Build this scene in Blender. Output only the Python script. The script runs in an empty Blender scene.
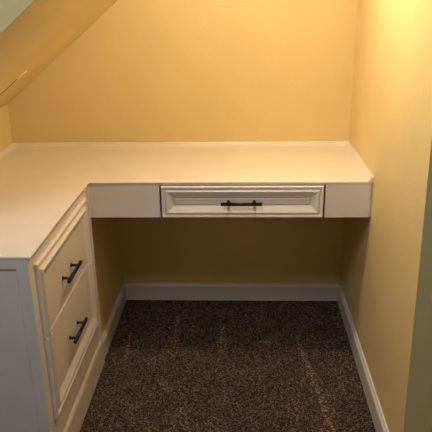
import bpy, bmesh, math, random
from mathutils import Vector, Matrix
random.seed(4)
C = bpy.context.scene.collection
# ------------------------------------------------------------------ layout (metres)
XC, XR, XL = -.4683, .5498, -.9356          # cabinet face, right wall, left wall
D, YN = .5386, -.6485                       # back wall, near end of the cabinet
YO = -.6225                                 # mouth of the alcove
ZT = .76; ZA = .6255                        # worktop, underside of the desk front
ZK, SL = .9474, .8133                       # foot and pitch of the sloped ceiling
FX = XC - .008                              # cabinet face
KX = XC - .018                              # knee wall under the desk
HB = .0876                                  # baseboard height

# ------------------------------------------------------------------ materials
def lin(c): return tuple(((v/255)/12.92 if v/255 <= .04045 else ((v/255+.055)/1.055)**2.4) for v in c) + (1,)
def mat(name, rgb, rough=.5, bump=0, bscale=200, var=0, vscale=6, metal=0, spec=.5, coat=0):
    m = bpy.data.materials.new(name); m.use_nodes = True
    nt = m.node_tree; b = nt.nodes['Principled BSDF']
    b.inputs['Base Color'].default_value = lin(rgb); b.inputs['Roughness'].default_value = rough
    b.inputs['Metallic'].default_value = metal; b.inputs['Specular IOR Level'].default_value = spec
    b.inputs['Coat Weight'].default_value = coat
    tc = nt.nodes.new('ShaderNodeTexCoord')
    if var:
        n = nt.nodes.new('ShaderNodeTexNoise'); n.inputs['Scale'].default_value = vscale; n.inputs['Detail'].default_value = 4
        nt.links.new(tc.outputs['Object'], n.inputs['Vector'])
        r = nt.nodes.new('ShaderNodeValToRGB')
        r.color_ramp.elements[0].position = .3; r.color_ramp.elements[1].position = .7
        r.color_ramp.elements[0].color = lin([max(0, v*(1-var)) for v in rgb])
        r.color_ramp.elements[1].color = lin([min(255, v*(1+var)) for v in rgb])
        nt.links.new(n.outputs['Fac'], r.inputs['Fac']); nt.links.new(r.outputs['Color'], b.inputs['Base Color'])
    if bump:
        n = nt.nodes.new('ShaderNodeTexNoise'); n.inputs['Scale'].default_value = bscale; n.inputs['Detail'].default_value = 3
        nt.links.new(tc.outputs['Object'], n.inputs['Vector'])
        bp = nt.nodes.new('ShaderNodeBump'); bp.inputs['Strength'].default_value = bump; bp.inputs['Distance'].default_value = .002
        nt.links.new(n.outputs['Fac'], bp.inputs['Height']); nt.links.new(bp.outputs['Normal'], b.inputs['Normal'])
    return m
M = dict(
    paint=mat('tan_wall_paint', (229, 206, 148), .5, .5, 110, .015, 4, spec=.35),
    hall=mat('hall_paint', (214, 206, 188), .6, .2, 130),
    white=mat('white_cabinet_paint', (230, 220, 212), .38, .05, 60, .01, 8),
    top=mat('cream_worktop', (232, 222, 206), .33, .04, 90, .012, 10),
    trim=mat('white_trim_paint', (222, 214, 204), .35),
    black=mat('black_metal', (14, 12, 12), .35, metal=.3),
    dark=mat('dark_gap', (24, 20, 17), .8),
    crack=mat('crack_dark', (92, 62, 34), .9),
    plaster=mat('filler_plaster', (236, 214, 160), .6, .3, 300),
)
def carpet_mat():
    m = bpy.data.materials.new('brown_carpet'); m.use_nodes = True
    nt = m.node_tree; b = nt.nodes['Principled BSDF']; L = nt.links.new
    b.inputs['Roughness'].default_value = .95; b.inputs['Specular IOR Level'].default_value = .1
    b.inputs['Sheen Weight'].default_value = .25; b.inputs['Sheen Roughness'].default_value = .5
    tc = nt.nodes.new('ShaderNodeTexCoord')
    v = nt.nodes.new('ShaderNodeTexVoronoi'); v.inputs['Scale'].default_value = 260
    L(tc.outputs['Object'], v.inputs['Vector'])
    sep = nt.nodes.new('ShaderNodeSeparateColor'); L(v.outputs['Color'], sep.inputs['Color'])
    r = nt.nodes.new('ShaderNodeValToRGB'); e = r.color_ramp.elements
    e[0].position = 0; e[0].color = lin((12, 8, 4)); e[1].position = 1; e[1].color = lin((150, 120, 94))
    k = e.new(.5); k.color = lin((58, 42, 31)); k = e.new(.8); k.color = lin((94, 73, 56))
    L(sep.outputs['Red'], r.inputs['Fac'])
    n = nt.nodes.new('ShaderNodeTexNoise'); n.inputs['Scale'].default_value = 9; n.inputs['Detail'].default_value = 5
    L(tc.outputs['Object'], n.inputs['Vector'])
    mr = nt.nodes.new('ShaderNodeMapRange'); mr.inputs['From Min'].default_value = .3; mr.inputs['From Max'].default_value = .7
    mr.inputs['To Min'].default_value = .8; mr.inputs['To Max'].default_value = 1.2
    L(n.outputs['Fac'], mr.inputs['Value'])
    a = nt.nodes.new('ShaderNodeAttribute'); a.attribute_name = 'pile'
    mu = nt.nodes.new('ShaderNodeMath'); mu.operation = 'MULTIPLY'; L(mr.outputs['Result'], mu.inputs[0]); L(a.outputs['Fac'], mu.inputs[1])
    mx = nt.nodes.new('ShaderNodeVectorMath'); mx.operation = 'SCALE'; L(r.outputs['Color'], mx.inputs[0]); L(mu.outputs[0], mx.inputs['Scale'])
    L(mx.outputs['Vector'], b.inputs['Base Color'])
    return m
M['carpet'] = carpet_mat()

# ------------------------------------------------------------------ helpers
def obj(name, bm, m, parent=None, smooth=False):
    me = bpy.data.meshes.new(name); bmesh.ops.recalc_face_normals(bm, faces=bm.faces[:]); bm.to_mesh(me); bm.free()
    me.materials.append(M[m]); o = bpy.data.objects.new(name, me); C.objects.link(o)
    if smooth: me.polygons.foreach_set('use_smooth', [True]*len(me.polygons))
    if parent: o.parent = parent
    return o
def struct(name, bm, m):
    o = obj(name, bm, m); o['kind'] = 'structure'; return o
def thing(name, label, cat, loc=(0, 0, 0)):
    o = bpy.data.objects.new(name, None); C.objects.link(o); o['label'] = label; o['category'] = cat
    o.empty_display_size = .05
    return o
def box(bm, x0, x1, y0, y1, z0, z1, bev=0):
    t = bmesh.new(); bmesh.ops.create_cube(t, size=1)
    for v in t.verts: v.co = Vector(((x0+x1)/2+v.co.x*(x1-x0), (y0+y1)/2+v.co.y*(y1-y0), (z0+z1)/2+v.co.z*(z1-z0)))
    if bev: bmesh.ops.bevel(t, geom=t.edges[:], offset=bev, segments=2, affect='EDGES', profile=.5)
    me = bpy.data.meshes.new('t'); t.to_mesh(me); t.free(); bm.from_mesh(me); bpy.data.meshes.remove(me)
def prism(bm, pts, f0, f1):                 # outline pts, extruded between the two mapping functions
    a = [bm.verts.new(f0(p)) for p in pts]; b = [bm.verts.new(f1(p)) for p in pts]
    bm.faces.new(a); bm.faces.new(b[::-1])
    for i in range(len(pts)):
        j = (i+1) % len(pts); bm.faces.new((a[i], b[i], b[j], a[j]))
def cyl(bm, p, q, r, n=20, bev=.0):
    p, q = Vector(p), Vector(q); d = q-p
    t = bmesh.new(); bmesh.ops.create_cone(t, cap_ends=True, segments=n, radius1=r, radius2=r, depth=d.length)
    if bev: bmesh.ops.bevel(t, geom=[e for e in t.edges if any(len(f.verts) > 4 for f in e.link_faces)], offset=bev, segments=2, affect='EDGES')
    t.transform(Matrix.Translation((p+q)/2) @ d.to_track_quat('Z', 'Y').to_matrix().to_4x4())
    me = bpy.data.meshes.new('t'); t.to_mesh(me); t.free(); bm.from_mesh(me); bpy.data.meshes.remove(me)
def rings(bm, rect, prof, f, back=None):    # concentric rectangles (inset, height): a moulded drawer front
    u0, u1, v0, v1 = rect; rs = []
    if back is not None: prof = [(prof[0][0], back)] + prof
    for i, h in prof:
        rs.append([bm.verts.new(f(u, v, h)) for u, v in ((u0+i, v0+i), (u1-i, v0+i), (u1-i, v1-i), (u0+i, v1-i))])
    for a, b in zip(rs, rs[1:]):
        for k in range(4): bm.faces.new((a[k], a[(k+1) % 4], b[(k+1) % 4], b[k]))
    bm.faces.new(rs[-1]); bm.faces.new(rs[0][::-1])

# ------------------------------------------------------------------ the setting
bm = bmesh.new(); box(bm, XL-.12, XR+.12, D, D+.12, 0, 2.4); struct('wall_back', bm, 'paint')
bm = bmesh.new(); box(bm, XL-.12, XL, YO+.1, D, 0, ZK); struct('wall_left', bm, 'paint')
# right wall: its outer corner leans very slightly, return faces the hall
bm = bmesh.new()
ylo, yhi = -.64, -.577
prism(bm, [(XR, 0), (XR+1.5, 0), (XR+1.5, 2.4), (XR, 2.4)],
      lambda p: (p[0], ylo+(yhi-ylo)*p[1]/1.6, p[1]), lambda p: (p[0], D, p[1]))
struct('wall_right', bm, 'paint')
# header over the mouth of the alcove, cut along the slope
bm = bmesh.new()
zx = lambda x: ZK+SL*(x-XL)
prism(bm, [(XL, ZK), (XR, zx(XR)), (XR, 2.4), (XL, 2.4)],
      lambda p: (p[0], YO, p[1]), lambda p: (p[0], YO+.1, p[1]))
struct('wall_front_upper', bm, 'paint')
bm = bmesh.new(); box(bm, -2.3, XL-.0005, YO, YO+.1, 0, 2.4); struct('wall_front', bm, 'paint')
bm = bmesh.new()
prism(bm, [(XL-.2, zx(XL-.2)), (XR, zx(XR)), (XR, zx(XR)+.1), (XL-.2, zx(XL-.2)+.1)],
      lambda p: (p[0], YO+.1, p[1]), lambda p: (p[0], D, p[1]))
struct('ceiling', bm, 'paint')
# knee wall under the desk, flush with the cabinet
bm = bmesh.new(); box(bm, XL, KX, 0, D, 0, .735); struct('wall_knee', bm, 'paint')
# hall behind the camera
bm = bmesh.new(); box(bm, -2.42, -2.3, -3.6, YO, 0, 2.4); struct('wall_hall_left', bm, 'hall')
bm = bmesh.new(); box(bm, XR+1.5, XR+1.62, -3.6, YO, 0, 2.4); struct('wall_hall_right', bm, 'hall')
bm = bmesh.new(); box(bm, -2.42, XR+1.62, -3.72, -3.6, 0, 2.4); struct('wall_hall_rear', bm, 'hall')
bm = bmesh.new(); box(bm, -2.42, XR+1.62, -3.72, D+.12, 2.4, 2.5); struct('ceiling_hall', bm, 'hall')

# carpet: tufted surface in the alcove, plain beyond
from mathutils import noise
def carpet():
    bm = bmesh.new()
    x0, x1, y0, y1, s = KX-.03, XR+.02, -.78, D+.01, .0042
    nx, ny = int((x1-x0)/s), int((y1-y0)/s)
    lay = bm.verts.layers.float.new('pile')
    marks = [((-.211, .40), (-.200, .06), .009, .03, 1), ((.001, .30), (-.006, .02), .009, .03, 1),
             ((.32, .20), (.40, -.45), .014, .026, .75), ((.16, .175), (.205, .15), .02, .02, 0), ((-.406, .22), (-.38, -.03), .006, .016, 1)]
    vs = []
    for j in range(ny+1):
        row = []
        for i in range(nx+1):
            x, y = x0+i*s, y0+j*s
            h = random.random()
            z = -.006 + .006*h + .0015*noise.noise(Vector((x*14, y*14, 0)))
            v = bm.verts.new((x+random.uniform(-.0012, .0012), y+random.uniform(-.0012, .0012), z))
            p = 1.0 + .22*noise.noise(Vector((x*5+3, y*2.2, 1)))
            for a, b, wa, wb, fade in marks:
                a = Vector(a); b = Vector(b); d = b-a; t = (Vector((x, y))-a).dot(d)/d.length_squared
                if -.08 < t < 1.05:
                    dd = (Vector((x, y))-a-d*t).length; w = wa+(wb-wa)*max(t, 0)
                    edge = max(0, 1-dd/w)
                    p += 2.2*edge*min(1, (t+.08)*5)*max(0, 1-.9*fade*t)
            v[lay] = p
            row.append(v)
        vs.append(row)
    for j in range(ny):
        for i in range(nx): bm.faces.new((vs[j][i], vs[j][i+1], vs[j+1][i+1], vs[j+1][i]))
    for a, b, c, d in ((-2.3, XR+1.5, -3.6, y0), (-2.3, x0, y0, YO), (x1, XR+1.5, y0, YO)):
        f = [bm.verts.new(p) for p in ((a, c, -.004), (b, c, -.004), (b, d, -.004), (a, d, -.004))]
        for q in f: q[lay] = 1
        bm.faces.new(f)
    return bm
struct('floor', carpet(), 'carpet')

# baseboards: flat board with an eased, stepped top
def bb_profile(h, t): return [(0, 0), (t, 0), (t, h-.014), (t-.002, h-.010), (t*.55, h-.005), (t*.4, h), (0, h)]
T = .013
bm = bmesh.new(); prism(bm, bb_profile(HB, T), lambda p: (KX, D-p[0], p[1]), lambda p: (XR, D-p[0], p[1])); struct('baseboard_back', bm, 'trim')
bm = bmesh.new(); prism(bm, bb_profile(HB, T), lambda p: (XR-p[0], YO, p[1]), lambda p: (XR-p[0], D, p[1])); struct('baseboard_right', bm, 'trim')
bm = bmesh.new(); prism(bm, bb_profile(HB, .0125), lambda p: (KX+p[0], .0, p[1]), lambda p: (KX+p[0], D, p[1])); struct('baseboard_left', bm, 'trim')

# crack in the ceiling board with a smear of filler at its end
def on_slope(x, y, h): n = Vector((-SL, 0, 1)).normalized(); return Vector((x, y, zx(x)))-n*h
def ribbon(a, b, w0, w1, h0, h1, n=14, wob=.0015):
    bm = bmesh.new(); A, B = Vector(a), Vector(b); d = (B-A).normalized(); s = Vector((-d.y, d.x)); prev = None
    for i in range(n+1):
        t = i/n; c = A.lerp(B, t)+s*random.uniform(-wob, wob); w = w0+(w1-w0)*t
        if i in (0, n): w *= .4
        ring = [bm.verts.new(on_slope(c.x+s.x*k*w, c.y+s.y*k*w, h)) for k, h in ((-1, h0), (-.4, h1), (.4, h1), (1, h0))]
        if prev:
            for k in range(3): bm.faces.new((prev[k], ring[k], ring[k+1], prev[k+1]))
        prev = ring
    return bm
struct('trim_1', ribbon((-.86, .148), (-.738, .154),   .005, .003, -.0005, .0018, wob=.0008), 'crack')
struct('trim_2', ribbon((-.86, .157), (-.735, .162), .006, .005, -.0005, .0009, wob=.001), 'plaster')
struct('trim_3', ribbon((-.730, .140), (-.700, .158), .005, .004, -.0005, .004, n=6), 'plaster')

# ------------------------------------------------------------------ L-shaped worktop
wt = thing('worktop', 'cream L-shaped worktop running over the drawer cabinet and along the back wall', 'worktop')
out = [(XL, YN), (XC, YN), (XC, -.001), (XR, -.001), (XR, D), (XL, D)]
bm = bmesh.new(); prism(bm, out, lambda p: (p[0], p[1], ZT-.005), lambda p: (p[0], p[1], ZT))
bmesh.ops.bevel(bm, geom=[e for e in bm.edges if all(v.co.z > ZT-.001 for v in e.verts)], offset=.002, segments=2, affect='EDGES')
obj('slab', bm, 'top', wt)
hs = .0172
cove = [(0, 0), (.018, 0), (.0165, .004), (.011, .009), (.0075, hs-.002), (.006, hs), (0, hs)]
def spl(f0, f1):
    bm = bmesh.new(); prism(bm, cove, f0, f1); return obj('splash_moulding', bm, 'top', wt)
spl(lambda p: (XL+p[0], D-p[0], ZT+p[1]), lambda p: (XR-p[0], D-p[0], ZT+p[1]))
spl(lambda p: (XR-p[0], D-p[0], ZT+p[1]), lambda p: (XR-p[0], 0, ZT+p[1]))
spl(lambda p: (XL+p[0], YO+.02, ZT+p[1]), lambda p: (XL+p[0], D-p[0], ZT+p[1]))

# ------------------------------------------------------------------ bar handles
def handle(parent, c, axis, out, L, posts):
    c, axis, out = Vector(c), Vector(axis), Vector(out); so = .027
    bm = bmesh.new(); cyl(bm, c+out*so-axis*L/2, c+out*so+axis*L/2, .0062, 20, .001)
    h = obj('bar_handle', bm, 'black', parent, True)
    for s in (-1, 1):
        b = bmesh.new(); p = c+axis*s*posts/2
        cyl(b, p-out*.001, p+out*(so-.002), .0042, 16); cyl(b, p-out*.001, p+out*.003, .0072, 20, .001)
        obj('post', b, 'black', h, True)
    # face sets stay crisp
    for o in [h]+list(h.children):
        o.data.polygons.foreach_set('use_smooth', [len(p.vertices) <= 4 for p in o.data.polygons])
    return h

# ------------------------------------------------------------------ desk front with its slim drawer
dk = thing('desk_apron', 'white desk front with one slim moulded drawer, between the cabinet and the right wall', 'desk')
DL, DR = -.2075, .3775
ZW = ZT-.0052
bm = bmesh.new(); box(bm, FX+.0005, DL-.0055, .0, .02, ZA, ZW, .0008); obj('fascia', bm, 'white', dk)
bm = bmesh.new(); box(bm, DL-.0055, DR+.0055, .0, .02, .7495, ZW, .0006); obj('top_rail', bm, 'white', dk)
bm = bmesh.new(); box(bm, DR+.0055, .5425, .0, .02, ZA, ZW, .0008); obj('fascia', bm, 'white', dk)
bm = bmesh.new(); box(bm, .5435, XR, .006, .02, ZA+.002, ZW, 0); obj('filler_strip', bm, 'white', dk)
bm = bmesh.new()
box(bm, KX+.0005, XR, .0205, .47, ZA+.001, ZA+.008); box(bm, KX+.0005, XR, .455, .47, ZA+.014, ZW)
box(bm, DL-.012, DR+.012, .08, .09, ZA+.014, ZW)
obj('drawer_box', bm, 'white', dk)
dr = bmesh.new()
prof = [(0, .004), (.002, .0125), (.004, .014), (.0085, .0135), (.0115, .0095), (.0145, .0095), (.019, .0145), (.0225, .0145), (.028, .012), (.046, .0045), (.048, .0025), (.0495, .0055), (.052, .006)]
rings(dr, (DL, DR, ZA-.0003, ZT-.0135), prof, lambda u, v, h: (u, .0075-h, v), back=-.02)
drw = obj('drawer', dr, 'white', dk)
handle(drw, (.0832, .0035, .6845), (1, 0, 0), (0, -1, 0), .148, .092)

# ------------------------------------------------------------------ drawer cabinet on the left
cb = thing('drawer_cabinet', 'white painted cabinet with two deep stacked drawers under the left arm of the worktop', 'cabinet')
bm = bmesh.new()
box(bm, XL, FX, YN+.012, -.0006, 0, ZW, .001)
obj('body', bm, 'white', cb)
# near end: frame and recessed panel
ex = FX
bm = bmesh.new()
ye, yf = YN+.001, YN+.0119
x0, x1, z0, z1 = XL, ex, 0, ZW
rr = [[bm.verts.new(p) for p in ((a, y, c), (b, y, c), (b, y, d), (a, y, d))] for a, b, c, d, y in
      ((x0, x1, z0, z1, yf), (x0, x1, z0, z1, ye+.001), (x0+.001, x1-.001, z0, z1-.001, ye), (-.872, -.509, .14, .7245, ye),
       (-.868, -.513, .144, .7205, ye+.004), (-.866, -.515, .146, .7185, ye+.004))]
for p, q in zip(rr, rr[1:]):
    for k in range(4): bm.faces.new((p[k], p[(k+1) % 4], q[(k+1) % 4], q[k]))
bm.faces.new(rr[-1]); bm.faces.new(rr[0][::-1])
obj('end_panel', bm, 'white', cb)
# corner stile at the far end of the face
bm = bmesh.new(); box(bm, FX-.002, FX+.0065, -.012, -.0008, HB+.01, ZW, .0015); obj('corner_stile', bm, 'white', cb)
# base moulding wrapping the foot
bm = bmesh.new(); prism(bm, [(0, 0), (.007, 0), (.007, .096), (.006, .101), (.004, .106), (.0015, .112), (0, .112)],
                        lambda p: (FX+p[0], YN+.001, p[1]), lambda p: (FX+p[0], .0, p[1])); obj('plinth', bm, 'white', cb)
# moulded drawer fronts
Y0, Y1, Z0, Z1 = -.606, -.046, .208, .718
f = lambda u, v, h: (FX+h, u, v)
zs = .484
def cab_drawer(z0, z1, hy, hz, label):
    bm = bmesh.new(); i = 0
    y0, y1 = Y0+i, Y1-i
    # moulded on the outer sides only; the joint between the drawers is a plain thin gap
    top = z1 > .6
    P = [(0, .0), (0, .007), (.002, .0095), (.008, .0105), (.0165, .0025), (.0205, .0025), (.030, .0125), (.034, .013), (.058, .003), (.060, .0025)]
    rs = []
    for k, (d, h) in enumerate(P):
        if top: zz = (z0, z1-d)
        else: zz = (z0+d, z1)
        if not top: h += .0015*(k > 1)
        rs.append([bm.verts.new(f(u, v, h)) for u, v in ((y0+d, zz[0]), (y1-d, zz[0]), (y1-d, zz[1]), (y0+d, zz[1]))])
    for a, b in zip(rs, rs[1:]):
        for k in range(4):
            if (top and k == 0) or (not top and k == 2): continue
            bm.faces.new((a[k], a[(k+1) % 4], b[(k+1) % 4], b[k]))
    bm.faces.new(rs[-1])
    # close the edge along the joint
    k0, k1 = (0, 1) if top else (3, 2)
    bm.faces.new([r[k0] for r in rs]+[r[k1] for r in rs[::-1]])
    o = obj('drawer', bm, 'white', cb); o['label'] = label
    handle(o, (FX+.002, hy, hz), (0, 1, 0), (1, 0, 0), .150, .096)
cab_drawer(zs+.002, Z1, -.340, .570, 'upper deep drawer of the cabinet')
cab_drawer(Z0, zs-.001, -.343, .357, 'lower deep drawer of the cabinet')

# ------------------------------------------------------------------ light
def lamp(kind, name, loc, energy, col, size, rot=(0, 0, 0), sy=None):
    l = bpy.data.lights.new(name, kind); l.energy = energy; l.color = col
    if kind == 'AREA':
        l.size = size
        if sy: l.shape = 'RECTANGLE'; l.size_y = sy
    else: l.shadow_soft_size = size
    o = bpy.data.objects.new(name, l); o.location = loc; o.rotation_euler = rot; C.objects.link(o); return o
lamp('POINT', 'alcove_lamp', (.08, -.2, 1.745), 23, (1, .865, .68), .05)
lamp('AREA', 'hall_fill', (-.45, -1.6, 2.36), 19, (.78, .86, .97), .7, (0, 0, 0), .7)  # added cool fill, no real skylight; set high so under-desk stays dark
w = bpy.data.worlds.new('world'); bpy.context.scene.world = w; w.use_nodes = True
w.node_tree.nodes['Background'].inputs['Color'].default_value = (.6, .7, 1, 1)
w.node_tree.nodes['Background'].inputs['Strength'].default_value = .02

# ------------------------------------------------------------------ camera
cam = bpy.data.cameras.new('camera'); co = bpy.data.objects.new('camera', cam); C.objects.link(co)
cam.sensor_width = 36; cam.lens = 612.8951/432*36; cam.clip_start = .02
pi_, ya, ro = .3589, -.0467, -.0169
fwd = Vector((math.sin(ya)*math.cos(pi_), math.cos(ya)*math.cos(pi_), -math.sin(pi_)))
rt = Vector((math.cos(ya), -math.sin(ya), 0)); up = rt.cross(fwd)
r2 = math.cos(ro)*rt+math.sin(ro)*up; u2 = -math.sin(ro)*rt+math.cos(ro)*up
mm = Matrix((r2, u2, -fwd)).transposed().to_4x4(); mm.translation = Vector((.088, -2.0893, 1.416))
co.matrix_world = mm
bpy.context.scene.camera = co
vs = bpy.context.scene.view_settings
vs.view_transform = 'Standard'; vs.look = 'None'; vs.gamma = 1; vs.exposure = 0; vs.use_curve_mapping = False
